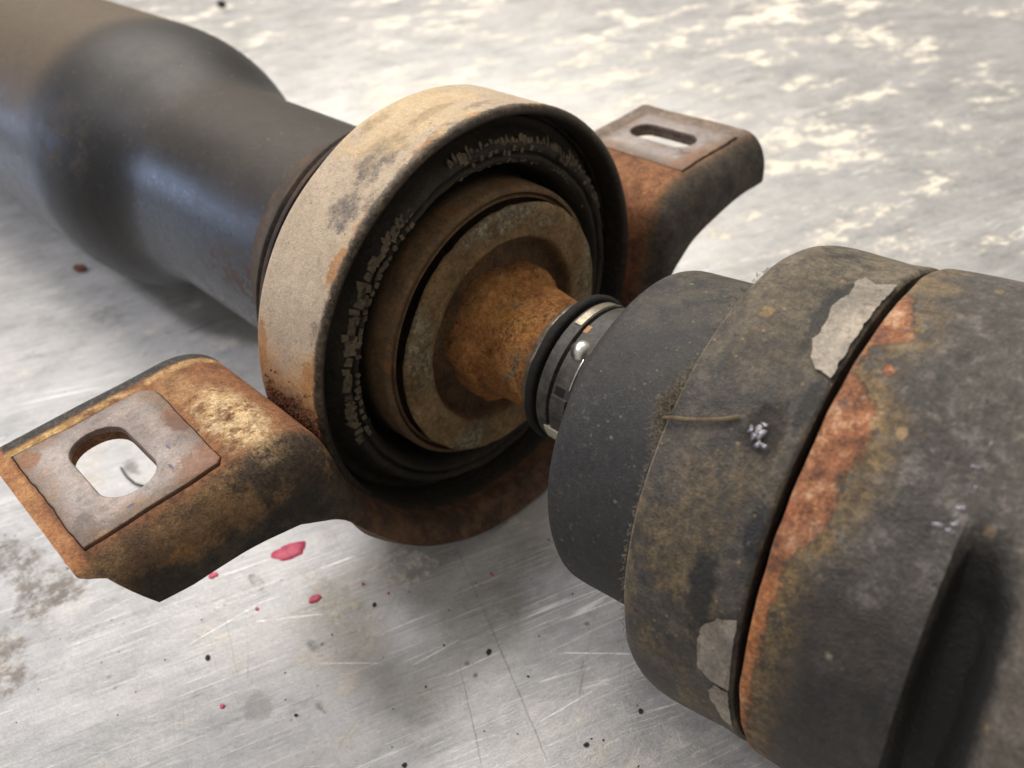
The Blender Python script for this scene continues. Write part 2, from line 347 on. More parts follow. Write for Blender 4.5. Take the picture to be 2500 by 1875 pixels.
def mat_pad():
    m = Mat('worn_grey_steel')
    n = m.noise(3.0, 8, .72, off=4); n2 = m.noise(8, 8, .8, off=5); n3 = m.noise(32, 7, .8, off=6)
    c = m.mix(n.ss(.32, .64), lin(142, 135, 131), lin(190, 183, 180))
    c = m.mix(n2.ss(.52, .62)*.5, c, lin(208, 197, 189))
    c = m.mix(n2.ss(.46, .34)*.6, c, lin(88, 77, 69))
    ay = m.y.abs()
    edge = (((m.x+.265).abs()-.25).max((ay-1.66).abs()-.20) + (n-.5)*.30 + (n2-.5)*.14).ss(-.02, .06)
    ed = m.ramp(n2*.6+n*.4, [(.38, lin(84, 72, 60)), (.48, lin(112, 95, 74)), (.58, lin(150, 116, 76))])
    c = m.mix(edge*.75, c, ed)
    w = (n2-.5)*3
    c = m.mix(m.blob(m.x, m.y, .0, -1.45, .11, .13, w)*.6, c, lin(146, 94, 60))
    c = m.mix(m.blob(m.x, m.y, -.28, -1.41, .12, .05, w)*.8, c, lin(110, 76, 60))
    c = m.mix(m.blob(m.x, m.y, -.5, -1.87, .06, .05, w)*.8, c, lin(156, 104, 58))
    c = m.mix(m.blob(m.x, m.y, -.02, -1.86, .10, .05, w)*.5, c, lin(70, 60, 54))
    c = m.mix(m.blob(m.x, m.y, .0, 1.5, .06, .3, w)*.6, c, lin(150, 106, 76))
    blue = m.blob(m.x, m.y, .0, -1.72, .010, .02, w).max(m.blob(m.x, m.y, -.06, -1.54, .022, .008, w)).max(m.blob(m.x, m.y, -.16, -1.50, .022, .008, w))
    c = m.mix(blue*.75, c, lin(56, 92, 130))
    c = m.mix(m.z.ss(.272, .262)*.7, c, m.mix(n2.ss(.4, .6), lin(70, 52, 40), lin(112, 76, 56)))
    met = edge*-.15+.2
    return m.out(c, .46 + (n2-.5)*.5 + edge*.2, met, n2*.7+n3*.6+n*.3, .5, .02, grain=0.5)

def mat_tube():
    m = Mat('black_painted_tube')
    n = m.noise(1.6, 8, .7); n2 = m.noise(9, 8, .8, off=2); n3 = m.noise(36, 6, .8, off=3)
    c = m.mix(n.ss(.3, .7), lin(12, 13, 16), lin(26, 26, 28))
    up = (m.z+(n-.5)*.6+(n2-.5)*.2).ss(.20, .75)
    sh = m.x.ss(-3.30, -3.05)*m.x.ss(-2.25, -2.6); up = up*(sh*-.8+1.0); wide = m.x.ss(-3.2, -3.5)  # shoulder dust thinned to paint in its dark reflection
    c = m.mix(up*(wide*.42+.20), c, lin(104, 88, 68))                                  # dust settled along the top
    c = m.mix(n3.ss(.55, .68)*.45, c, lin(112, 102, 88))
    scuff = m.blob(m.x, m.phi, -2.9, 148, .32, 26, (n2-.5)*3)*n2.ss(.48, .58)
    c = m.mix(scuff*.3, c, lin(112, 100, 90))
    rs = m.blob(m.x, m.phi, -1.1, 168, .6, 18, (n2-.5)*3)*n2.ss(.46, .56)
    c = m.mix(rs*.7, c, lin(82, 56, 38))
    sp = m.voro(14).ss(.10, .05)*m.noise(4, 3, .6, off=9).ss(.50, .60)
    c = m.mix(sp*.6, c, lin(150, 142, 130))
    return m.out(c, .27 + (n2-.5)*.25 + up*.34 + sh*.16 + (scuff+rs)*.3 + (n3-.5)*.2, 0.0, n3*.6+n2*.4, .22, .012, spec=.40, grain=0.5)

def mat_boot():
    m = Mat('dusty_boot_rubber')
    n = m.noise(2, 8, .72); n2 = m.noise(9, 8, .8, off=2); n3 = m.noise(46, 6, .8, off=3); g = m.noise(130, 3, .7, off=4)
    c = m.mix(n.ss(.3, .7), lin(42, 42, 43), lin(58, 57, 56))
    up = (m.phi-72.0).abs().ss(52, 4)
    c = m.mix((up*n2.ss(.42, .60))*.36, c, lin(116, 106, 88))
    c = m.mix(n3.ss(.55, .68)*.5, c, lin(112, 105, 95))
    c = m.mix(n3.ss(.45, .34)*.4, c, lin(26, 26, 27))
    sp = m.voro(12).ss(.12, .04)*m.noise(5, 3, .6, off=9).ss(.42, .54)
    sp = sp.max(m.voro(26).ss(.17, .07)*m.noise(6, 3, .6, off=10).ss(.46, .56)*.8)
    c = m.mix(sp*.6, c, lin(128, 118, 100))
    c = m.mix(g.ss(.60, .72)*.3, c, lin(140, 132, 118))
    return m.out(c, .60 + n*.14, 0.0, n3*.7+n2*.4+g*.3, .35, .014, spec=.42, grain=0.55)

def mat_can():
    m = Mat('grimy_black_steel')
    n = m.noise(1.9, 8, .72); n2 = m.noise(6, 8, .8, off=2); n3 = m.noise(28, 7, .82, off=3); g = m.noise(100, 3, .7, off=4)
    c = m.mix(n2.ss(.38, .62), lin(44, 42, 40), lin(78, 72, 65))
    bm1 = m.noise(10, 6, .72, off=51)
    c = m.mix(bm1.ss(.53, .62)*.5, c, lin(98, 90, 79)); c = m.mix(bm1.ss(.47, .38)*.5, c, lin(36, 34, 33))
    c = m.mix(n3.ss(.54, .66)*.5, c, lin(104, 96, 84))
    ol = m.noise(2.4, 9, .78, off=7, vec=m.vec(1.6, 1, 1)).ss(.47, .57)
    wrap = m.phi + (m.phi*-1.0).ss(0, 1)*360.0
    low = wrap.ss(118, 168)
    c = m.mix(ol*(low*.6+.3), c, m.mix(n3.ss(.38, .6), lin(74, 64, 47), lin(118, 101, 72)))
    c = m.mix((m.phi-75.0).abs().ss(46, 5)*n2.ss(.40, .56)*.65, c, m.mix(n3.ss(.4, .6), lin(96, 87, 70), lin(132, 119, 96)))
    w = (n2-.5)*2.6
    bl = m.blob(m.x, wrap, -.14, 158, .055, 13, w).max(m.blob(m.x, wrap, -.045, 120, .024, 9, w)).max(m.blob(m.x, wrap, -.04, 145, .03, 6, w)).max(m.blob(m.x, wrap, -.13, 98, .035, 12, w)*.8)
    c = m.mix(bl*.9, c, lin(28, 28, 29))
    wet = m.blob(m.x, wrap, -.11, 126.5, .07, 6, w)
    c = m.mix(wet*.7, c, lin(40, 35, 31))
    c = m.mix(m.blob(m.x, wrap, -.28, 103, .028, 2.0, w*.5)*.75, c, lin(136, 112, 70))
    sp = m.voro(11).ss(.11, .04)*m.noise(4, 3, .6, off=9).ss(.44, .54)
    sp = sp.max(m.voro(24).ss(.16, .07)*m.noise(5, 3, .6, off=10).ss(.48, .56)*.8)
    c = m.mix(sp*.75, c, lin(150, 126, 86))
    c = m.mix(g.ss(.60, .72)*.3, c, lin(142, 128, 104))
    rim_ = (m.x*-1.0 + (n2-.5)*.02).ss(.383, .392)*m.noise(6, 6, .75, off=16).ss(.38, .50)
    c = m.mix(rim_*.8, c, lin(138, 126, 104))
    spark = wet*n3.ss(.50, .56)
    return m.out(c, (.60 + (n2-.5)*.5 - wet*.25 - spark*.3).max(.10), 0.0, n3*.6+n2*.6+wet*n3*2.2+g*.2, .5, .022, spec=.5, grain=0.75)

def mat_housing():
    m = Mat('chipped_black_housing')
    n = m.noise(1.8, 8, .72, off=1); n2 = m.noise(6, 8, .8, off=2); n3 = m.noise(24, 7, .82, off=3); g = m.noise(90, 3, .7, off=4)
    c = m.mix(n.ss(.32, .66), lin(64, 60, 57), lin(94, 88, 81))
    bm1 = m.noise(9, 6, .72, off=51)
    c = m.mix(bm1.ss(.53, .62)*.6, c, lin(122, 116, 110)); c = m.mix(bm1.ss(.47, .38)*.6, c, lin(46, 44, 42))
    c = m.mix(n3.ss(.52, .64)*.6, c, lin(124, 118, 111))
    c = m.mix(n3.ss(.47, .36)*.6, c, lin(44, 42, 40))
    c = m.mix(n2.ss(.53, .62)*.5, c, lin(108, 102, 96))
    wrap = m.phi + (m.phi*-1.0).ss(0, 1)*360.0
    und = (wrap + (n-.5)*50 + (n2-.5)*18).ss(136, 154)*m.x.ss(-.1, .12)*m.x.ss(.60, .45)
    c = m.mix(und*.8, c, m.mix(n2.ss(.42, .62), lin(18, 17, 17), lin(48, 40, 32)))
    L = m.curve(wrap, 70, 210, [(70, .0), (86, .0), (89, .10), (95, .16), (101, .22), (104, .06), (111, .03), (113, .12), (118, .25), (124, .25), (129, .22), (136, .235), (141, .20), (145, .12), (152, .13), (160, .10), (170, .11), (185, .07), (210, .05)])
    d = m.x*2.0 - L + (n2-.5)*.30 + (n3-.5)*.16
    patch = d.ss(.022, -.022)
    lipd = (d-.012).abs().ss(.016, .004)*n2.ss(.42, .52)
    halo = (d + (n2-.5)*.3).ss(.26, .0)*m.noise(9, 7, .8, off=6).ss(.38, .52)*patch.inv()
    c = m.mix(halo*.85, c, m.mix(n3.ss(.42, .58), lin(88, 74, 50), lin(142, 116, 74)))
    small = m.blob(m.x, wrap, .10, 108.5, .022, 1.6, (n3-.5)*2)
    patch = patch.max(small)
    v1 = m.noise(11, 6, .72, off=41); spots = m.voro(13).ss(.30, .12)*m.noise(5, 4, .7, off=42).ss(.44, .54)
    rc = m.ramp(v1*.6+n3*.4, [(.40, lin(84, 60, 48)), (.455, lin(124, 82, 58)), (.50, lin(148, 96, 64)), (.545, lin(168, 122, 90)), (.61, lin(192, 158, 130))])
    rc = m.mix(spots*.65, rc, lin(104, 82, 76))
    rc = m.mix(n.ss(.54, .62)*.5, rc, lin(182, 98, 54))
    rc = m.mix((wrap + (n-.5)*20).ss(146, 158)*.65, rc, m.mix(n3.ss(.4, .6), lin(150, 88, 44), lin(184, 122, 66)))
    rc = m.mix(g.ss(.62, .72)*.4, rc, lin(226, 190, 160))
    c = m.mix(patch, c, rc)
    c = m.mix(lipd*.5, c, lin(40, 30, 24))
    c = m.mix(m.blob(m.x, wrap, .02, 84, .12, 7, (n2-.5)*3)*.55, c, lin(122, 104, 78))
    c = m.mix(m.voro(8).ss(.13, .05)*m.noise(3, 3, .6, off=9).ss(.46, .56)*.7, c, lin(174, 166, 142))
    tan = m.voro(5.5, vec=m.vec(1.4, 1, 1)).ss(.13, .06)*m.noise(3, 3, .6, off=19).ss(.53, .60)
    c = m.mix(tan*.7, c, lin(164, 138, 100))
    c = m.mix(m.x.ss(.46, .60)*m.noise(3, 7, .75, off=71).ss(.40, .56)*.55, c, lin(112, 102, 88))
    relief_black = (m.r+(n2-.5)*.07+(n3-.5)*.03).ss(.850, .805); c = m.mix(relief_black*.97, c, lin(17, 16, 15))  # near black where the surface dips into the relief
    edge = (m.x + (n2-.5)*.05).ss(.325, .365)*m.x.ss(.41, .385)
    glint = edge*n3.ss(.48, .58)
    h = n2*.7 + n3*.7 - patch*.9 + patch*n2*1.2 + g*.15
    return m.out(c, (.52 + (n2-.5)*.4 + patch*.3 + halo*.2 - edge*.16 - glint*.2).max(.12), 0.0, h, .55, .03, spec=.5, grain=0.75)

def mat_plain(name, col, rough, metal=0.0, var=.15, sc=12, bs=.2):
    m = Mat(name); n = m.noise(sc, 4, .7)
    c = m.mix(n.ss(.3, .7), tuple(v*(1-var) for v in col), tuple(min(1, v*(1+var)) for v in col))
    return m.out(c, rough, metal, n, bs, .01, grain=0.3)
def mat_paintflake():
    m = Mat('peeling_grey_coating'); n = m.noise(8, 5, .7); n3 = m.noise(40, 3, .7, off=2)
    c = m.mix(n.ss(.35, .65), lin(112, 106, 97), lin(160, 150, 136)); c = m.mix(n3.ss(.54, .66)*.5, c, lin(92, 82, 70)); c = m.mix((m.x*-1.0+(n-.5)*.05).ss(.064, .07)*.35, c, lin(128, 120, 108)); c = m.mix(m.noise(4, 6, .75, off=7).ss(.53, .62)*.7, c, lin(104, 92, 74))
    return m.out(c, .6, .15, n+n3*.3, .5, .012, grain=0.5)
def mat_pink():
    m = Mat('pink_paint'); n = m.noise(16, 4, .7)
    return m.out(m.mix(n.ss(.35, .65), lin(184, 62, 92), lin(212, 88, 114)), .5, 0.0, n, .3, .01, grain=0.3)

# ------------------------------------------------------------------ mesh helpers
def link(name, me, mat, parent=None, matrix=None, smooth=40):
    for p in me.polygons: p.use_smooth = True
    if smooth is not None:
        try: me.set_sharp_from_angle(angle=math.radians(smooth))
        except Exception: pass
    if mat: me.materials.append(mat)
    o = bpy.data.objects.new(name, me); COL.objects.link(o)
    if matrix is not None: o.matrix_world = matrix
    if parent is not None:
        o.parent = parent
        o.matrix_parent_inverse = Matrix.Identity(4)
        if matrix is not None: o.matrix_local = ROOT_M.inverted() @ matrix if parent in BASES else PM(parent).inverted() @ matrix
    return o
BASES = []
def PM(o):
    m = o.matrix_local.copy(); p = o.parent
    while p is not None: m = p.matrix_local @ m; p = p.parent
    return m
def mesh(name, vs, fs):
    me = bpy.data.meshes.new(name); me.from_pydata([Vector(v)*S for v in vs], [], fs); me.update()
    return me
def fix(me):
    bm = bmesh.new(); bm.from_mesh(me); bmesh.ops.recalc_face_normals(bm, faces=bm.faces); bm.to_mesh(me); bm.free()
    return me
def lathe(name, prof, segs=128, wob=None, cap0=False, cap1=False):
    """profile of (s, r) turned about the local X axis; wob(s, r, phi) gives new (s, r)"""
    vs, fs = [], []
    for (s, r) in prof:
        for k in range(segs):
            a = 2*PI*k/segs
            s2, r2 = (s, r) if wob is None else wob(s, r, a)
            vs.append((s2, r2*math.cos(a), r2*math.sin(a)))
    n = len(prof)
    for i in range(n-1):
        for k in range(segs):
            k2 = (k+1) % segs
            fs.append((i*segs+k, i*segs+k2, (i+1)*segs+k2, (i+1)*segs+k))
    if cap0: fs.append(tuple(range(segs)))
    if cap1: fs.append(tuple((n-1)*segs+k for k in range(segs)))
    return fix(mesh(name, vs, fs))
def arc(cs, cr, rs, rr, a0, a1, n):
    return [(cs+rs*math.cos(math.radians(a0+(a1-a0)*i/n)), cr+rr*math.sin(math.radians(a0+(a1-a0)*i/n))) for i in range(n+1)]
def dense(prof, step=.03):
    out = [prof[0]]
    for a, b in zip(prof, prof[1:]):
        d = math.hypot(b[0]-a[0], b[1]-a[1]); k = max(1, int(d/step))
        out += [(a[0]+(b[0]-a[0])*i/k, a[1]+(b[1]-a[1])*i/k) for i in range(1, k+1)]
    return out
def smoothprof(pts, n=8):
    """Catmull-Rom through profile points"""
    P = [pts[0]]+list(pts)+[pts[-1]]; out = []
    for i in range(1, len(P)-2):
        for k in range(n):
            t = k/n; q = []
            for c in (0, 1):
                a, b, c2, d = P[i-1][c], P[i][c], P[i+1][c], P[i+2][c]
                q.append(.5*((2*b)+(-a+c2)*t+(2*a-5*b+4*c2-d)*t*t+(-a+3*b-3*c2+d)*t**3))
            out.append(tuple(q))
    out.append(pts[-1]); return out
def nz(x, y, z, f=1.0): return mnoise.noise(Vector((x*f, y*f, z*f)))
def tagit(o, label=None, cat=None, group=None, kind=None):
    if label: o['label'] = label
    if cat: o['category'] = cat
    if group: o['group'] = group
    if kind: o['kind'] = kind
    return o

# ------------------------------------------------------------------ the bench top
def bench():
    vs = [(-60, -40, 0), (40, -40, 0), (40, 60, 0), (-60, 60, 0), (-60, -40, -.8), (40, -40, -.8), (40, 60, -.8), (-60, 60, -.8)]
    fs = [(0, 1, 2, 3), (4, 7, 6, 5), (0, 4, 5, 1), (1, 5, 6, 2), (2, 6, 7, 3), (3, 7, 4, 0)]
    o = link('bench_top', mesh('bench_top', vs, fs), mat_bench(), None, Matrix.Identity(4), None)
    tagit(o, 'scuffed grey sheet metal bench top', None, None, 'structure')
    return o
BENCH = bench(); BASES.append(BENCH)

# ------------------------------------------------------------------ the shaft assembly
ROOT_M = Matrix.Identity(4)
shaft = bpy.data.objects.new('drive_shaft', None); COL.objects.link(shaft)
shaft.empty_display_size = .02; BASES.append(shaft)
tagit(shaft, 'rusty black drive shaft with cream ringed support bearing lying on the bench', 'drive shaft')
AX = Matrix.Translation((0, 0, H*S))                                   # main axis frame
CVR = Matrix(((0.99266536, -0.03194374, -0.11659794), (0.03172563, 0.99948964, -0.00372648), (0.11665747, 0.0, 0.9931722))).to_4x4()
CV = Matrix.Translation(W(1.7442638, 0, 0)) @ CVR                     # joint frame, bent a little
M_RUB = mat_rubber(); M_TUBE = mat_tube(); M_SHIELD = mat_shield()

tube_prof = dense([(-22, .876), (-3.45, .876)], 1.0)+smoothprof([(-3.4, .876), (-3.25, .875), (-3.08, .862), (-2.9, .828), (-2.74, .775), (-2.60, .715), (-2.47, .668), (-2.34, .642), (-2.2, .635)], 6)+dense([(-2.1, .634), (-.9, .634)], .1)
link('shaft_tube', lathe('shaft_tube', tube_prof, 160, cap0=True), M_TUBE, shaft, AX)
ds = smoothprof([(-1.09, .637), (-1.03, .655), (-.96, .69), (-.88, .735), (-.83, .768), (-.80, .785)], 5)+[(-.785, .79), (-.775, .782)]+smoothprof([(-.765, .765), (-.74, .79), (-.70, .825), (-.675, .838)], 4)+[(-.66, .836), (-.65, .815), (-.5, .78), (-.44, .60)]
link('dust_shield', lathe('dust_shield', ds, 128), mat_rubber('dirty_black_steel', .8, lin(34, 31, 29), lin(96, 76, 58)), shaft, AX)

# bearing ring: a cream painted steel band with a rolled lip
rp = [(-.13, .93), (-.42, .935)]+arc(-.415, .985, .015, .015, 250, 100, 5)+dense([(-.40, 1.0), (-.05, 1.0)], .05)+arc(-.028, .978, .024, .022, 90, -60, 8)+dense([(-.02, .956), (-.10, .953), (-.135, .95)], .03)
def rwob(s, r, a): return (s + .006*nz(math.cos(a)*3, math.sin(a)*3, 1), r + .004*nz(math.cos(a)*2.4, math.sin(a)*2.4, s*4))
link('bearing_ring', lathe('bearing_ring', rp, 192, rwob), mat_cream(), shaft, AX)
# rubber cushion with a folded section
cp = [(-.40, .93), (-.14, .951)]+smoothprof([(-.15, .945), (-.17, .915), (-.16, .89), (-.11, .865), (-.065, .845), (-.045, .825), (-.050, .803), (-.072, .792), (-.052, .780), (-.056, .762), (-.085, .742), (-.13, .73), (-.22, .72), (-.30, .71), (-.33, .69), (-.30, .665)], 4)
def cwob(s, r, a): return (s + .012*nz(math.cos(a)*5, math.sin(a)*5, 4)+.006*nz(math.cos(a)*22, math.sin(a)*22, r*20), r + .005*nz(math.cos(a)*9, math.sin(a)*9, s*9))
cushion = link('rubber_cushion', lathe('rubber_cushion', cp, 220, cwob), M_RUB, shaft, AX)
# pressed steel shield cup round the bearing
sp = smoothprof([(-.32, .69), (-.22, .675), (-.12, .668), (-.04, .665), (-.015, .66), (.0, .648)], 4)+[(.0, .638), (-.02, .634), (-.03, .626), (-.012, .622), (.0, .616), (-.01, .61), (-.12, .605), (-.14, .40)]
link('bearing_shield', lathe('bearing_shield', sp, 160, lambda s, r, a: (s+.006*nz(math.cos(a)*3, math.sin(a)*3, 7), r)), M_SHIELD, shaft, AX)
# rusty flange disc
dp = [(-.12, .38), (.02, .59), (.035, .606)]+[(.05, .609), (.062, .603)]+smoothprof([(.066, .595), (.066, .56), (.060, .51), (.056, .475), (.050, .457), (.036, .447), (.012, .437), (-.008, .42), (-.016, .40), (-.016, .37), (-.012, .345), (-.01, .33)], 4)+[(.0, .30)]
def dwob(s, r, a):
    k = .5+.5*nz(math.cos(a)*9, math.sin(a)*9, r*9)
    return (s + .010*nz(math.cos(a)*2, math.sin(a)*2, 3) + .004*nz(math.cos(a)*14*r, math.sin(a)*14*r, 9), r + (.006*nz(math.cos(a)*11, math.sin(a)*11, 5) if r > .55 else 0))
link('flange_disc', lathe('flange_disc', dp, 200, dwob), mat_disc(), shaft, AX)
# the rusty stub with a lumpy hub
st = dense([(-.05, .315)], .02)+smoothprof([(-.05, .32), (.02, .322), (.085, .320), (.108, .316), (.122, .296), (.132, .282), (.19, .273), (.25, .268), (.33, .26), (.40, .262), (.425, .27)], 6)+[(.43, .25), (.6, .24)]
def swob(s, r, a):
    hub = max(0.0, 1-max(0, s-.10)/.06) if s > .10 else 1.0
    q = nz(math.cos(a)*2.2, math.sin(a)*2.2, s*2)*.020*hub + .010*hub*math.cos(6*a+1.0)
    return (s + .006*nz(math.cos(a)*6, math.sin(a)*6, s*8), r + q + .006*nz(math.cos(a)*5, math.sin(a)*5, s*14) + .003*nz(math.cos(a)*16, math.sin(a)*16, s*46))
link('stub_shaft', lathe('stub_shaft', dense(st, .012), 220, swob), mat_stub(), shaft, AX)
# ball cage at the end of the stub
M_CAGE = mat_plain('dusty_black_plastic', lin(66, 63, 60), .6, 0, .45, 24, .5)
M_CHROME = mat_plain('bare_steel', lin(200, 196, 188), .22, 1.0, .06, 20, .05)
link('steel_collar', lathe('steel_collar', [(.40, .25), (.405, .278), (.42, .292), (.445, .30), (.455, .296), (.46, .27)], 96, lambda s, r, a: (s, r+.005*nz(math.cos(a)*9, math.sin(a)*9, s*30))), mat_plain('tarnished_steel', lin(142, 132, 116), .4, .7, .4, 26, .6), shaft, AX)
M_SEAL = mat_rubber('oily_seal_rubber', .12, lin(22, 21, 20), lin(58, 52, 44))
link('sealing_lip', lathe('sealing_lip', [(.45, .26)]+arc(.482, .317, .022, .019, 200, -20, 12)+[(.508, .275)], 128, lambda s, r, a: (s+.004*nz(math.cos(a)*4, math.sin(a)*4, 2), r+.003*nz(math.cos(a)*12, math.sin(a)*12, s*20))), M_SEAL, shaft, AX)
cage = link('ball_cage', lathe('ball_cage', [(.50, .25), (.514, .300), (.520, .316), (.572, .318), (.574, .306), (.576, .296), (.588, .296), (.590, .308), (.592, .318)]+dense([(.60, .318), (.69, .318)], .03)+[(.70, .312), (.702, .25)], 144), M_CAGE, shaft, AX)
link('race_ring', lathe('race_ring', [(.70, .25), (.702, .322), (.712, .33), (.726, .33), (.735, .322), (.80, .32), (.95, .32)], 128), M_CHROME, shaft, AX)
def sphere(name, c, rad, seg=20):
    bm = bmesh.new(); bmesh.ops.create_uvsphere(bm, u_segments=seg, v_segments=seg//2, radius=rad*S)
    bmesh.ops.translate(bm, verts=bm.verts, vec=Vector(c)*S); me = bpy.data.meshes.new(name); bm.to_mesh(me); bm.free(); return me
def wp(s, r, deg): a = math.radians(deg); return (s, r*math.cos(a), r*math.sin(a))
M_BALL = mat_plain('polished_ball', lin(226, 224, 220), .34, 1.0, .04, 20, .03)
for deg in (121, 211, 256, 301, 346):
    link('bearing_ball', sphere('bearing_ball', wp(.632, .300, deg), .047), M_BALL, cage, AX)
# a near-black plate painting the shade of an empty cage window, and the spacer blocks beside it
def cylpatch(name, s0, s1, d0, d1, r0, r1, n=6):
    vs, fs = [], []
    for i in range(n+1):
        a = d0+(d1-d0)*i/n
        for (s, r) in ((s0, r0), (s0, r1), (s1, r1), (s1, r0)): vs.append(wp(s, r, a))
    for i in range(n):
        for j in range(4): fs.append((i*4+j, i*4+(j+1) % 4, (i+1)*4+(j+1) % 4, (i+1)*4+j))
    fs += [(0, 1, 2, 3), tuple(n*4+j for j in (3, 2, 1, 0))]
    return fix(mesh(name, vs, fs))
link('cage_bar', cylpatch('cage_bar', .598, .672, 158, 170, .30, .330), M_CAGE, cage, AX)
link('pocket_shade', cylpatch('pocket_shade', .604, .650, 151, 157.5, .312, .3195), mat_plain('pocket_black', (.006, .006, .006), .6), cage, AX)
M_SPAC = mat_plain('pale_nylon', lin(186, 180, 160), .45)
link('spacer', cylpatch('spacer', .56, .66, 190, 204, .31, .325), M_SPAC, cage, AX)
link('race_segment', cylpatch('race_segment', .532, .566, 62, 104, .310, .3215, 14), mat_plain('tarnished_race', lin(140, 132, 116), .42, .7, .3, 20, .3), cage, AX)
link('rust_spot', cylpatch('rust_spot', .590, .610, 101, 108, .310, .3195, 5), mat_plain('orange_rust_spot', lin(168, 124, 92), .8, 0, .35, 30), cage, AX)
link('race_edge', cylpatch('race_edge', .668, .673, 126, 150, .310, .3225, 16), M_CHROME, cage, AX)

# ------------------------------------------------------------------ joint at the near end
def supp(sc, rm, a, b, n, k=16):
    return [(sc-a*math.sin(u*PI/2/k)**(2/n), rm-b+b*math.cos(u*PI/2/k)**(2/n)) for u in range(k, -1, -1)]
bp_ = [(-.40, .36), (-.86, .40)]+supp(-.82, .668, .10, .20, 1.9)+dense([(-.79, .669), (-.40, .664)], .03)+[(-.36, .66)]
link('dust_boot', lathe('dust_boot', bp_, 200, lambda s, r, a: (s+.006*nz(math.cos(a)*2, math.sin(a)*2, 11), r+.003*nz(math.cos(a)*3, math.sin(a)*3, s*3))), mat_boot(), shaft, CV)
cn = [(-.38, .60), (-.392, .66), (-.397, .80), (-.398, .824), (-.395, .831), (-.390, .838)]+smoothprof([(-.385, .842), (-.36, .854), (-.32, .861), (-.27, .861), (-.20, .855), (-.14, .850), (-.09, .846), (-.035, .849), (-.02, .846)], 5)+[(-.013, .838), (-.013, .78)]
link('boot_can', lathe('boot_can', cn, 220, lambda s, r, a: (s+.004*nz(math.cos(a)*5, math.sin(a)*5, 21)*(1 if s > -.1 else .6), r+.003*nz(math.cos(a)*4, math.sin(a)*4, s*5))), mat_can(), shaft, CV)
hp = [(.012, .78), (.012, .846)]+smoothprof([(.016, .852), (.03, .857), (.10, .858), (.2, .858), (.30, .858), (.345, .857), (.375, .857), (.392, .8565)], 5)
def hwob(s, r, a): return (s+.006*nz(math.cos(a)*7, math.sin(a)*7, 31)*(1 if s < .05 else .3), r+.004*nz(math.cos(a)*3.5, math.sin(a)*3.5, s*4))
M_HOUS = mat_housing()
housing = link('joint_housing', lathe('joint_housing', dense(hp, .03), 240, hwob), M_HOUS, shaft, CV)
# the flange behind it: a deep relief is cut on the near side
def relief(a):
    d = math.degrees(a) % 360
    t = min(max((d-127)/14, 0), 1)*min(max((232-d)/7, 0), 1)
    return t
fp = dense([(.390, .8562), (.62, .855)], .01)+dense([(.66, .853), (1.3, .84)], .1)
def fwob(s, r, a):
    if r < .83: return (s, r)
    d = math.degrees(a) % 360
    hi = .50+.035*math.sin((d-130)/22.0)
    cut = relief(a)*min(1, max(0, (hi+.05-s)/.09))*min(1, max(0, (s-.392)/.03))
    return (s, r - .11*cut + .004*nz(math.cos(a)*3.5, math.sin(a)*3.5, s*4))
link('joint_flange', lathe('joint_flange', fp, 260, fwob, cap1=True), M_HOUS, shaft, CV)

# peeling coating along the can's edge
def flake(poly, r0, r1, parent, mat, name='paint_flake', label=None, curl=.0):
    """outline in (s, degrees) on the joint cylinder, as a thin raised chip"""
    bm = bmesh.new(); dens = []
    for (a, b), (c, d) in zip(poly, poly[1:]+poly[:1]):
        k = max(3, int(abs(d-b)/.8), int(abs(c-a)/.012))
        for i in range(k):
            t = i/k; s = a+(c-a)*t; g = b+(d-b)*t
            dens.append((min(-.018, s+.008*nz(s*20, g*.5, 3)+.004*nz(s*70, g*1.7, 5)), g+.8*nz(s*30, g*1.2, 8)+.4*nz(s*80, g*2, 9)))
    top = [bm.verts.new(Vector(wp(s, r1+curl*nz(s*20, g*.2, 1), g))*S) for s, g in dens]
    bot = [bm.verts.new(Vector(wp(s, r0, g))*S) for s, g in dens]
    n = len(dens)
    for i in range(n): bm.faces.new((top[i], top[(i+1) % n], bot[(i+1) % n], bot[i]))
    f = bm.faces.new(top); bmesh.ops.triangulate(bm, faces=[f])
    for _ in range(2):
        long = [e for e in bm.edges if e.calc_length() > .04*S and len(e.link_faces) == 2]
        bmesh.ops.subdivide_edges(bm, edges=long, cuts=1); bmesh.ops.triangulate(bm, faces=[f for f in bm.faces if len(f.verts) > 4])
    for v in bm.verts:                                       # back onto the cylinder
        s, y, z = v.co/S; rr = math.hypot(y, z)
        if rr < r1-.003 and v not in bot:
            k = r1/max(rr, 1e-6); v.co.y *= k; v.co.z *= k
    bmesh.ops.recalc_face_normals(bm, faces=bm.faces)
    me = bpy.data.meshes.new(name); bm.to_mesh(me); bm.free()
    o = link(name, me, mat, parent, CV, 50)
    if label: o['label'] = label
    return o
can = [o for o in shaft.children if o.name == 'boot_can'][0]
M_FL = mat_paintflake()
flake([(-.018, 84.5), (-.07, 86.2), (-.112, 84.6), (-.125, 87.5), (-.112, 92), (-.128, 97), (-.118, 101), (-.108, 104), (-.118, 106.5), (-.095, 109.5), (-.065, 112.4), (-.022, 112.8), (-.020, 100)], .842, .8565, can, M_FL, label='grey flake of coating along the top of the seam')
flake([(-.018, 161), (-.075, 162.5), (-.122, 166.5), (-.122, 177), (-.075, 179), (-.02, 179)], .842, .8565, can, M_FL, label='grey flake of coating low on the near side of the seam')
flake([(-.018, 180), (-.07, 180), (-.086, 184), (-.055, 192), (-.02, 195)], .842, .8545, can, M_FL)

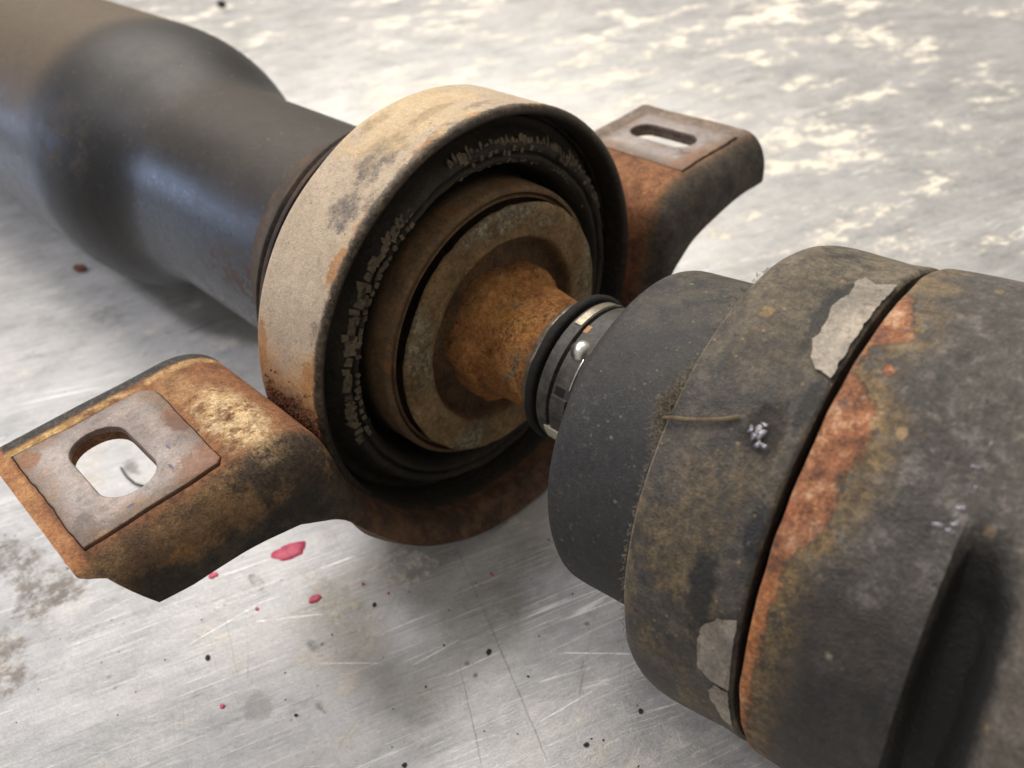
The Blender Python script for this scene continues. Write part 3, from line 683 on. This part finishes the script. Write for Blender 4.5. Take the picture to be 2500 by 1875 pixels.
# ------------------------------------------------------------------ the bracket
def bracket():
    T, Bt = [], []
    def add(t, b): T.append(t); Bt.append(b)
    up = [(2.015, .26, -.012), (2.0, .26, -.02), (1.9, .26, -.015), (1.81, .26, 0), (1.7, .26, -.012), (1.6, .26, -.02), (1.5, .26, -.03), (1.42, .26, -.045), (1.36, .26, -.06), (1.28, .26, -.08)]
    for y, zt, zb in up: add((y, zt), (y, zb))
    for a in range(6, 91, 6):
        q = math.radians(a); add((1.28-.242*math.sin(q), .08+.18*math.cos(q)), (1.28-.175*a/90, -.08-.12*a/90))
    for zz, yy, b0, b1 in ((.04, 1.034, 1.098, -.225), (.0, 1.028, 1.088, -.25)): add((yy, zz), (b0, b1))
    ks = np.linspace(-4, -90, 28)
    for k in ks:
        q = math.radians(k); R0 = float(np.interp(-k, [0, 4, 14, 28, 90], [1.028, 1.022, .995, .968, .966]))
        pb = float(np.interp(-k, [0, 4, 14, 24, 36, 90], [13.0, 15.5, 22, 28, 38, 90])); R1 = float(np.interp(-k, [0, 10, 24, 90], [1.115, 1.085, 1.066, 1.062]))
        q2 = math.radians(-pb); add((R0*math.cos(q), R0*math.sin(q)), (R1*math.cos(q2), R1*math.sin(q2)))
    n = len(T)
    # left side mirrored (its outer corner is torn away)
    TL = [(-y, z) for y, z in T]; BL = [(-y, z) for y, z in Bt]
    BL[0] = (-1.965, .235); TL[0] = (-1.965, .258); BL[1] = (-1.945, .222); TL[1] = (-1.945, .26); BL[2] = (-1.90, .195); BL[3] = (-1.815, .012)
    T = T+TL[::-1][1:]; Bt = Bt+BL[::-1][1:]
    # resample along the path
    acc = [0]
    for a, b in zip(T, T[1:]): acc.append(acc[-1]+math.hypot(b[0]-a[0], b[1]-a[1])+1e-6)
    m = 260; us = np.linspace(0, acc[-1], m); us = np.unique(np.concatenate([us, [acc[2], acc[3], acc[-3], acc[-4]]]))
    Ty = np.interp(us, acc, [t[0] for t in T]); Tz = np.interp(us, acc, [t[1] for t in T])
    By = np.interp(us, acc, [t[0] for t in Bt]); Bz = np.interp(us, acc, [t[1] for t in Bt])
    ker = np.ones(9)/9
    def soft(a):
        q = np.convolve(np.pad(a, 4, mode='edge'), ker, mode='valid'); w = np.clip((len(a)-40-np.arange(len(a)))/12.0, 0, 1)*np.clip((np.arange(len(a))-3)/8.0, 0, 1)
        return q*w+a*(1-w)
    By, Bz = soft(soft(By)), soft(soft(Bz)); Ty, Tz = soft(Ty), soft(Tz)
    rows = []
    NX = 34
    for i in range(len(us)):
        ty, tz, by_, bz_ = Ty[i], Tz[i], By[i], Bz[i]
        D = math.hypot(by_-ty, bz_-tz)
        # width shrinks from the wide ear to the narrow cradle
        k = min(1, max(0, (tz+.10)/.26)) if abs(ty) > .9 else 0.0
        k = k*k*(3-2*k)
        xb = -.36-.29*k; xf = .045; rf = .15; rb = .08; Db = min(D, .10+.08*k) if k > .05 else .05
        cross = []                                           # (x, depth)
        def bend(x0, rad, depth, sgn):
            pts = []; rd = rad*1.45; tm = PI/2 if depth >= rd else math.acos(1-depth/rd)
            for j in range(0, 11):
                t = tm*j/10; pts.append((x0+sgn*rad*math.sin(t), rd*(1-math.cos(t))))
            if depth > rd:
                for j in range(1, 5): pts.append((x0+sgn*(rad+.03*(depth-rd)*j/4), rd+(depth-rd)*j/4))
            return pts
        f = bend(xf, rf, D, 1); b = bend(xb, rb, min(Db, D), -1)
        line = b[::-1]+[(xb+(xf-xb)*j/12, 0) for j in range(1, 12)]+f
        L = [0]
        for p, q in zip(line, line[1:]): L.append(L[-1]+math.hypot(q[0]-p[0], q[1]-p[1])+1e-7)
        # fixed number of points on each portion keeps the fold lines straight
        nb, nm, nf = 10, 12, 16
        i0 = len(b)-1; i1 = i0+12
        uu = list(np.linspace(0, L[i0], nb, endpoint=False))+list(np.linspace(L[i0], L[i1], nm, endpoint=False))+list(np.linspace(L[i1], L[-1], nf))
        xs = np.interp(uu, L, [p[0] for p in line]); ds_ = np.interp(uu, L, [p[1] for p in line])
        wy, wz = ((by_-ty)/D, (bz_-tz)/D)
        rows.append([(xs[j], ty+wy*ds_[j], tz+wz*ds_[j]) for j in range(len(uu))])
    nx = len(rows[0]); vs = [p for r_ in rows for p in r_]; fs = []
    for i in range(len(rows)-1):
        for j in range(nx-1): fs.append((i*nx+j, i*nx+j+1, (i+1)*nx+j+1, (i+1)*nx+j))
    vs = [(x+.004*nz(x*5, y*5, z*5), y, z+.005*nz(x*3, y*3, z*3+5)) for x, y, z in vs]
    return mesh('support_bracket', vs, fs)
def slot_cutter(y0, y1, x0, x1):
    """upright prism of a slot with rounded corners"""
    rad = min((y1-y0)/2-.004, .10); pts = []
    for cx, cy, a0 in ((x1-rad, y1-rad, 0), (x0+rad, y1-rad, 90), (x0+rad, y0+rad, 180), (x1-rad, y0+rad, 270)):
        for k in range(9):
            a = math.radians(a0+90*k/8); pts.append((cx+rad*math.cos(a), cy+rad*math.sin(a)))
    n = len(pts); vs = [(x, y, -.3) for x, y in pts]+[(x, y, .6) for x, y in pts]
    fs = [tuple(range(n))[::-1], tuple(range(n, 2*n))]+[(i, (i+1) % n, n+(i+1) % n, n+i) for i in range(n)]
    return fix(mesh('cutter', vs, fs))
def baked(me, mods):
    o = bpy.data.objects.new('work', me); COL.objects.link(o)
    tmp = []
    for kind, kw in mods:
        md = o.modifiers.new(kind.lower(), kind)
        if kind == 'BOOLEAN':
            c = bpy.data.objects.new('cut', kw); COL.objects.link(c); tmp.append(c)
            md.operation = 'DIFFERENCE'; md.object = c; md.solver = 'EXACT'
        else:
            for k, v in kw.items(): setattr(md, k, v)
    dg = bpy.context.evaluated_depsgraph_get()
    res = bpy.data.meshes.new_from_object(o.evaluated_get(dg))
    for c in tmp+[o]: bpy.data.objects.remove(c)
    return res
SLOTS = ((-1.772, -1.556, -.476, -.05), (1.585, 1.782, -.505, -.08))
PADS = {-1: [(-.57, -1.905), (.052, -1.905), (.052, -1.425), (.035, -1.40), (-.50, -1.375), (-.555, -1.41)],
        1: [(-.56, 1.375), (.052, 1.36), (.056, 1.905), (-.56, 1.915)]}
def wavy(out, seed):
    pts = []
    for (a, b), (c, d) in zip(out, out[1:]+out[:1]):
        k = max(1, int(math.hypot(c-a, d-b)/.035))
        for i in range(k):
            x, y = a+(c-a)*i/k, b+(d-b)*i/k
            pts.append((x+.007*nz(x*6, y*6, seed)+.004*nz(x*22, y*22, seed), y+.007*nz(x*6, y*6, seed+4)+.004*nz(x*22, y*22, seed+4)))
    return pts
PADS = {k: wavy(v, k*3) for k, v in PADS.items()}
def prism(out, z0, z1, grow=0.0, front=0.0):
    cx = sum(p[0] for p in out)/len(out); cy = sum(p[1] for p in out)/len(out)
    o2 = [(x+math.copysign(grow, x-cx)+(front if x > .03 else 0), y+math.copysign(grow, y-cy)) for x, y in out]
    n = len(o2); vs = [(x, y, z0) for x, y in o2]+[(x, y, z1) for x, y in o2]
    fs = [tuple(range(n))[::-1], tuple(range(n, 2*n))]+[(i, (i+1) % n, n+(i+1) % n, n+i) for i in range(n)]
    return fix(mesh('prism', vs, fs))
bm_ = baked(bracket(), [('SOLIDIFY', dict(thickness=.066*S, offset=1.0, use_even_offset=True))]+[('BOOLEAN', slot_cutter(*q)) for q in SLOTS]+[('BOOLEAN', prism(PADS[k], .234, .4, .0022, .009)) for k in (-1, 1)])
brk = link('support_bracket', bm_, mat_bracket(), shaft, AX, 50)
brk['label'] = 'rust brown stamped steel bracket cradling the cream ring'
M_PAD = mat_pad()
def pad(side):
    sl = (-1.765, -1.563, -.470, -.056) if side < 0 else (1.590, 1.777, -.500, -.086)
    me = baked(prism(PADS[side], .2355, .267), [('BOOLEAN', slot_cutter(*sl)), ('BEVEL', dict(width=.009*S, segments=2, limit_method='ANGLE', angle_limit=1.0))])
    return link('mounting_pad', me, M_PAD, brk, AX, 40)
p1 = pad(-1); p1['label'] = 'worn grey pad on the near ear, its slot showing the bench'
p2 = pad(1); p2['label'] = 'worn grey pad on the far ear with a dark slot'

# ------------------------------------------------------------------ dry flakes on the cushion
M_CHIP = mat_flake()
def chip(s, r, deg, w, l, t):
    """small uneven chip lying on the cushion's face; w along the circle, l across it"""
    k = random.choice((4, 4, 5)); pts = []; ph0 = PI/k+random.uniform(-.2, .2)
    for i in range(k):
        a = 2*PI*i/k+ph0+random.uniform(-.25, .25); q = random.uniform(.9, 1.35)
        pts.append((q*w/2*math.cos(a), q*l/2*math.sin(a)))
    vs = []
    tilt = random.uniform(-.14, .14)
    for top in (0, 1):
        for (u, v) in pts:
            rr = r+v; aa = math.radians(deg)+u/r
            vs.append((s+top*t+tilt*v-.55*max(0, abs(rr-.80)-.03), rr*math.cos(aa), rr*math.sin(aa)))
    fs = [tuple(range(k)), tuple(range(2*k-1, k-1, -1))]+[(i, (i+1) % k, k+(i+1) % k, k+i) for i in range(k)]
    return fix(mesh('rubber_flake', vs, fs))
def chips(r, d0, d1, step, w, l, jr, keep):
    d = d0
    while d < d1:
        if random.random() < keep:
            s = float(np.interp(r, [.73, .742, .765, .79, .82, .845, .865], [-.12, -.085, -.062, -.045, -.045, -.062, -.105]))
            link('rubber_flake', chip(s+.004, r+random.uniform(-jr, jr), d, w*random.uniform(.6, 1.25), l*random.uniform(.6, 1.3), .007), M_CHIP, cushion, AX, 30)
        d += step*random.uniform(.75, 1.3)
chips(.828, 116, 191, 2.3, .040, .050, .008, .97)
chips(.784, 118, 191, 2.4, .032, .026, .006, .85)
chips(.756, 122, 188, 2.8, .026, .018, .005, .6)
chips(.838, 18, 99, 1.7, .025, .050, .010, .95)
chips(.808, 24, 92, 1.9, .022, .030, .010, .6)
chips(.760, 24, 100, 2.0, .024, .024, .006, .8)

# ------------------------------------------------------------------ things lying about
def pebble(name, rad, seed, flat=.6):
    bm = bmesh.new(); bmesh.ops.create_icosphere(bm, subdivisions=1, radius=1.0)
    q = random.Random(seed); sx, sy = q.uniform(.7, 1.5), q.uniform(.6, 1.0)
    for v in bm.verts: v.co = Vector((v.co.x*sx, v.co.y*sy, v.co.z*flat))*rad*S*q.uniform(.8, 1.15)
    me = bpy.data.meshes.new(name); bm.to_mesh(me); bm.free(); return me
M_GRIT = mat_plain('dark_grit', lin(44, 38, 34), .8, 0, .4, 30)
def on_bench(x, y, z=0.0, rot=0.0): return Matrix.Translation((x*S, y*S, z*S)) @ Matrix.Rotation(rot, 4, 'Z')
grit_me = [pebble('grit', .013, k) for k in range(4)]
for me_ in grit_me: me_.materials.append(M_GRIT)
spots = [(.90, -1.615), (.86, -1.54), (.93, -1.48), (.72, -1.42), (1.22, -.86), (.40, -1.75), (.62, -.83), (1.02, -1.72), (-.35, -1.72), (1.30, -.60), (.02, -1.02), (.20, -1.60)]
for i, (x, y) in enumerate(spots):
    o = bpy.data.objects.new('grit_crumb', grit_me[i % 4]); COL.objects.link(o)
    o.matrix_world = on_bench(x, y, .006, random.uniform(0, 6)) @ Matrix.Scale(random.uniform(.6, 1.25), 4)
    tagit(o, 'tiny dark crumb of grit on the bare bench in front of the bracket', 'grit crumb', 'loose grit crumbs on the bench')
# finer dust that nobody could count
vs, fs = [], []
for i in range(260):
    x, y = rng.uniform(-3, 2.2), rng.uniform(-2.9, .2)
    if i % 3 == 0: x, y = rng.uniform(-3, 4), rng.uniform(1.5, 7)
    rr = rng.uniform(.003, .0075); a = rng.uniform(0, 6.3); b = len(vs)
    for k in range(4):
        t = a+k*PI/2; vs.append((x+rr*math.cos(t)*rng.uniform(.7, 1.4), y+rr*math.sin(t), .0005))
    vs.append((x, y, rr*.9))
    fs += [(b, b+1, b+4), (b+1, b+2, b+4), (b+2, b+3, b+4), (b+3, b, b+4)]
o = link('grit_dust', mesh('grit_dust', vs, fs), M_GRIT, None, Matrix.Identity(4), None); tagit(o, 'fine dark specks scattered over the bench', 'grit', None, 'stuff')
# pink paint drips on the bench
M_PINK = mat_pink()
def drip(x, y, rx, ry, rot, jag=.25, seed=0):
    q = random.Random(seed); n = 26; vs = [(0, 0, .010)]; fs = []
    ph_ = [q.uniform(0, 6.28) for _ in range(5)]
    for ring, (k, z) in enumerate(((.6, .010), (.92, .007), (1.0, .0006))):
        for i in range(n):
            a = 2*PI*i/n; w = 1+jag*(.5*math.sin(2*a+ph_[0])+.35*math.sin(3*a+ph_[1])+.3*math.sin(5*a+ph_[2])+.2*math.sin(9*a+ph_[3]))
            u, v = rx*k*w*math.cos(a), ry*k*w*math.sin(a)
            vs.append((u*math.cos(rot)-v*math.sin(rot), u*math.sin(rot)+v*math.cos(rot), z))
    for i in range(n):
        j = (i+1) % n; fs.append((0, 1+i, 1+j))
        for g in (0, 1): fs.append((1+g*n+i, 1+(g+1)*n+i, 1+(g+1)*n+j, 1+g*n+j))
    return link('paint_drip', fix(mesh('paint_drip', vs, fs)), M_PINK, BENCH, on_bench(x, y), 60)
drip(-.582, -1.109, .082, .058, 1.0, .24, 1); drip(-.757, -1.459, .024, .020, .4, .3, 2); drip(-.234, -1.192, .030, .024, 1.2, .15, 3)
drip(-.405, -1.417, .010, .009, 0, .2, 4); drip(-.085, -1.797, .013, .010, .5, .2, 5); drip(-.12, -.98, .007, .006, 0, .2, 6); drip(.33, -.52, .010, .008, 0, .2, 7)
drip(-1.45, -1.94, .016, .01, .2, .5, 10); drip(.02, -.93, .006, .006, 0, .2, 11)

def strand(name, pts, rad, mat, parent=None, sides=5, matrix=None):
    cv = smoothprof3(pts); vs, fs = [], []
    for i, p in enumerate(cv):
        t = (Vector(cv[min(i+1, len(cv)-1)])-Vector(cv[max(i-1, 0)])).normalized()
        a = t.orthogonal().normalized() if abs(t.z) > .9 else t.cross(Vector((0, 0, 1))).normalized(); b = t.cross(a)
        rr = rad*(.5 if i in (0, len(cv)-1) else 1)
        for k in range(sides):
            q = 2*PI*k/sides; vs.append(Vector(p)+(a*math.cos(q)+b*math.sin(q))*rr)
    for i in range(len(cv)-1):
        for k in range(sides): fs.append((i*sides+k, i*sides+(k+1) % sides, (i+1)*sides+(k+1) % sides, (i+1)*sides+k))
    fs += [tuple(range(sides)), tuple((len(cv)-1)*sides+k for k in range(sides))]
    return link(name, fix(mesh(name, vs, fs)), mat, parent, matrix if matrix is not None else Matrix.Identity(4), 60)
def smoothprof3(pts, n=6):
    P = [pts[0]]+list(pts)+[pts[-1]]; out = []
    for i in range(1, len(P)-2):
        for k in range(n):
            t = k/n; out.append(tuple(.5*((2*P[i][c])+(-P[i-1][c]+P[i+1][c])*t+(2*P[i-1][c]-5*P[i][c]+4*P[i+1][c]-P[i+2][c])*t*t+(-P[i-1][c]+3*P[i][c]-3*P[i+1][c]+P[i+2][c])*t**3) for c in range(3)))
    out.append(tuple(pts[-1])); return out
o = strand('metal_shaving', [(-1.894, -1.425, .010), (-1.84, -1.433, .011), (-1.79, -1.437, .012), (-1.74, -1.436, .012), (-1.685, -1.428, .012), (-1.614, -1.397, .010)], .007, mat_plain('dark_swarf', lin(84, 82, 80), .5, .3))
tagit(o, 'thin curved metal shaving on the bench seen through the near slot', 'metal shaving')
o = link('rust_flake', pebble('rust_flake', .055, 5, .3), mat_plain('red_rust', lin(122, 72, 50), .8, 0, .3, 9), None, on_bench(-4.42, -.60, .03, .6), 30)
tagit(o, 'red brown rust flake on the bench beside the wide tube', 'rust flake')
o = link('rubber_crumb', pebble('rubber_crumb', .085, 9, .8), M_GRIT, None, on_bench(-10.84, 4.48, .05, .6), 30)
tagit(o, 'single black crumb on the far bench above the tube', 'rubber crumb')
def cvp(s, r, deg): return CV @ (Vector(wp(s, r, deg))*S)/S
M_STRAW = mat_plain('dry_straw', lin(108, 92, 66), .8, 0, .4, 30)
o = strand('straw_fibre', [cvp(-.40, .862, 130.8), cvp(-.36, .868, 130), cvp(-.33, .870, 129.6), cvp(-.28, .871, 128.6), cvp(-.23, .868, 127.2), cvp(-.19, .863, 125.6)], .0052, M_STRAW)
tagit(o, 'short tan straw fibre stuck across the grimy can behind the boot', 'straw fibre')
vs, fs = [], []
def bead(parent, spots_, name):
    vs, fs = [], []
    for (s_, dg, rr) in spots_:
        b = len(vs); c0 = Vector(wp(s_, .857, dg)); up_ = Vector(wp(0, 1, dg)); e1 = Vector((1, 0, 0)); e2 = up_.cross(e1)
        q0 = random.uniform(.6, 1.5); sh = [random.uniform(.6, 1.3) for _ in range(8)]
        for j in range(5):
            t = PI/2*j/4
            for k in range(8):
                a = 2*PI*k/8; vs.append(c0+(e1*math.cos(a)*q0+e2*math.sin(a)/q0)*rr*sh[k]*math.cos(t)*.999+up_*rr*.16*math.sin(t))
        for j in range(4):
            for k in range(8): fs.append((b+j*8+k, b+j*8+(k+1) % 8, b+(j+1)*8+(k+1) % 8, b+(j+1)*8+k))
    o = link(name, mesh(name, vs, fs), M_DROP, parent, CV, None); o['kind'] = 'stuff'; return o
M_DROP = mat_plain('grease_glint_grey', lin(96, 94, 98), .24, .4, .3, 26, .3)  # pale grey paints the bright glints of light on wet grease
bead(can, [(-.130+random.gauss(0, .009), 127.2+random.gauss(0, .6), random.uniform(.008, .014)) for _ in range(9)]+[(-.10, 129, .012), (-.115, 129.2, .010), (-.12, 125.4, .008), (-.045, 146, .006)], 'grease_glint')
bead(housing, [(.372+random.gauss(0, .006), d_+random.gauss(0, .8), random.uniform(.005, .011)) for d_ in (115, 119, 125, 126, 127, 128.5, 130, 130.6, 131)]+[(.345, 131, .012)], 'grease_glint')
# dust fluff caught where the boot meets the can
vs, fs = [], []
def fuzz(p, d, ln, rad):
    b = len(vs); p = Vector(p); d = Vector(d).normalized(); q = p+d*ln*.5+Vector([random.uniform(-1, 1) for _ in range(3)])*ln*.25; e = p+d*ln
    a = d.orthogonal().normalized()*rad; c = d.cross(a).normalized()*rad
    for m_ in (p, q, e): vs.extend([m_+a, m_-a*.5+c*.9, m_-a*.5-c*.9])
    for g in (0, 3):
        for k in range(3): fs.append((b+g+k, b+g+(k+1) % 3, b+g+3+(k+1) % 3, b+g+3+k))
for i in range(1000):
    near = i % 4 != 0
    dg = random.gauss(128, 4.5) if near else random.uniform(85, 188)
    rr_ = random.uniform(.78, .834) if near else random.uniform(.822, .834)
    s_ = -.400-(abs(random.gauss(0, .030))*max(.2, 1-abs(dg-128)/14) if near else random.uniform(0, .006))
    base = cvp(s_, rr_, dg); out_ = (cvp(s_, 1.0, dg)-cvp(s_, .5, dg)).normalized()
    tang = Vector([random.uniform(-1, 1) for _ in range(3)])+out_*.2+Vector((-.3, 0, 0))
    fuzz(base, tang, random.uniform(.010, .034) if near else random.uniform(.006, .016), random.uniform(.0006, .0013))
o = link('dust_fluff', mesh('dust_fluff', vs, fs), mat_plain('grey_lint', lin(120, 110, 94), .9), None, Matrix.Identity(4), None)
tagit(o, 'grey lint caught on the rim of the can behind the boot', 'lint', None, 'stuff')
# rust crumbs in the groove between ring and near ear
vs, fs = [], []
for i in range(420):
    x = random.uniform(-.37, .0); dg = 177+random.gauss(0, 1.5)*2.4+ (x+.2)*6
    rr = random.uniform(.004, .010); a = math.radians(dg); y, z = 1.004*math.cos(a)-random.uniform(0, .012), 1.004*math.sin(a)
    b = len(vs)
    for dv in ((1, 0, 0), (0, -1, .2), (-1, 0, 0), (0, .3, 1), (0, .2, -1)): vs.append((x+dv[0]*rr*random.uniform(.6, 1.2), y+dv[1]*rr, z+dv[2]*rr*random.uniform(.6, 1.2)))
    fs += [(b, b+1, b+3), (b+1, b+2, b+3), (b, b+4, b+1), (b+1, b+4, b+2)]
o = link('rust_scale', mesh('rust_scale', vs, fs), mat_plain('brown_scale', lin(112, 66, 40), .9, 0, .5, 40), brk, AX, None); o['kind'] = 'stuff'
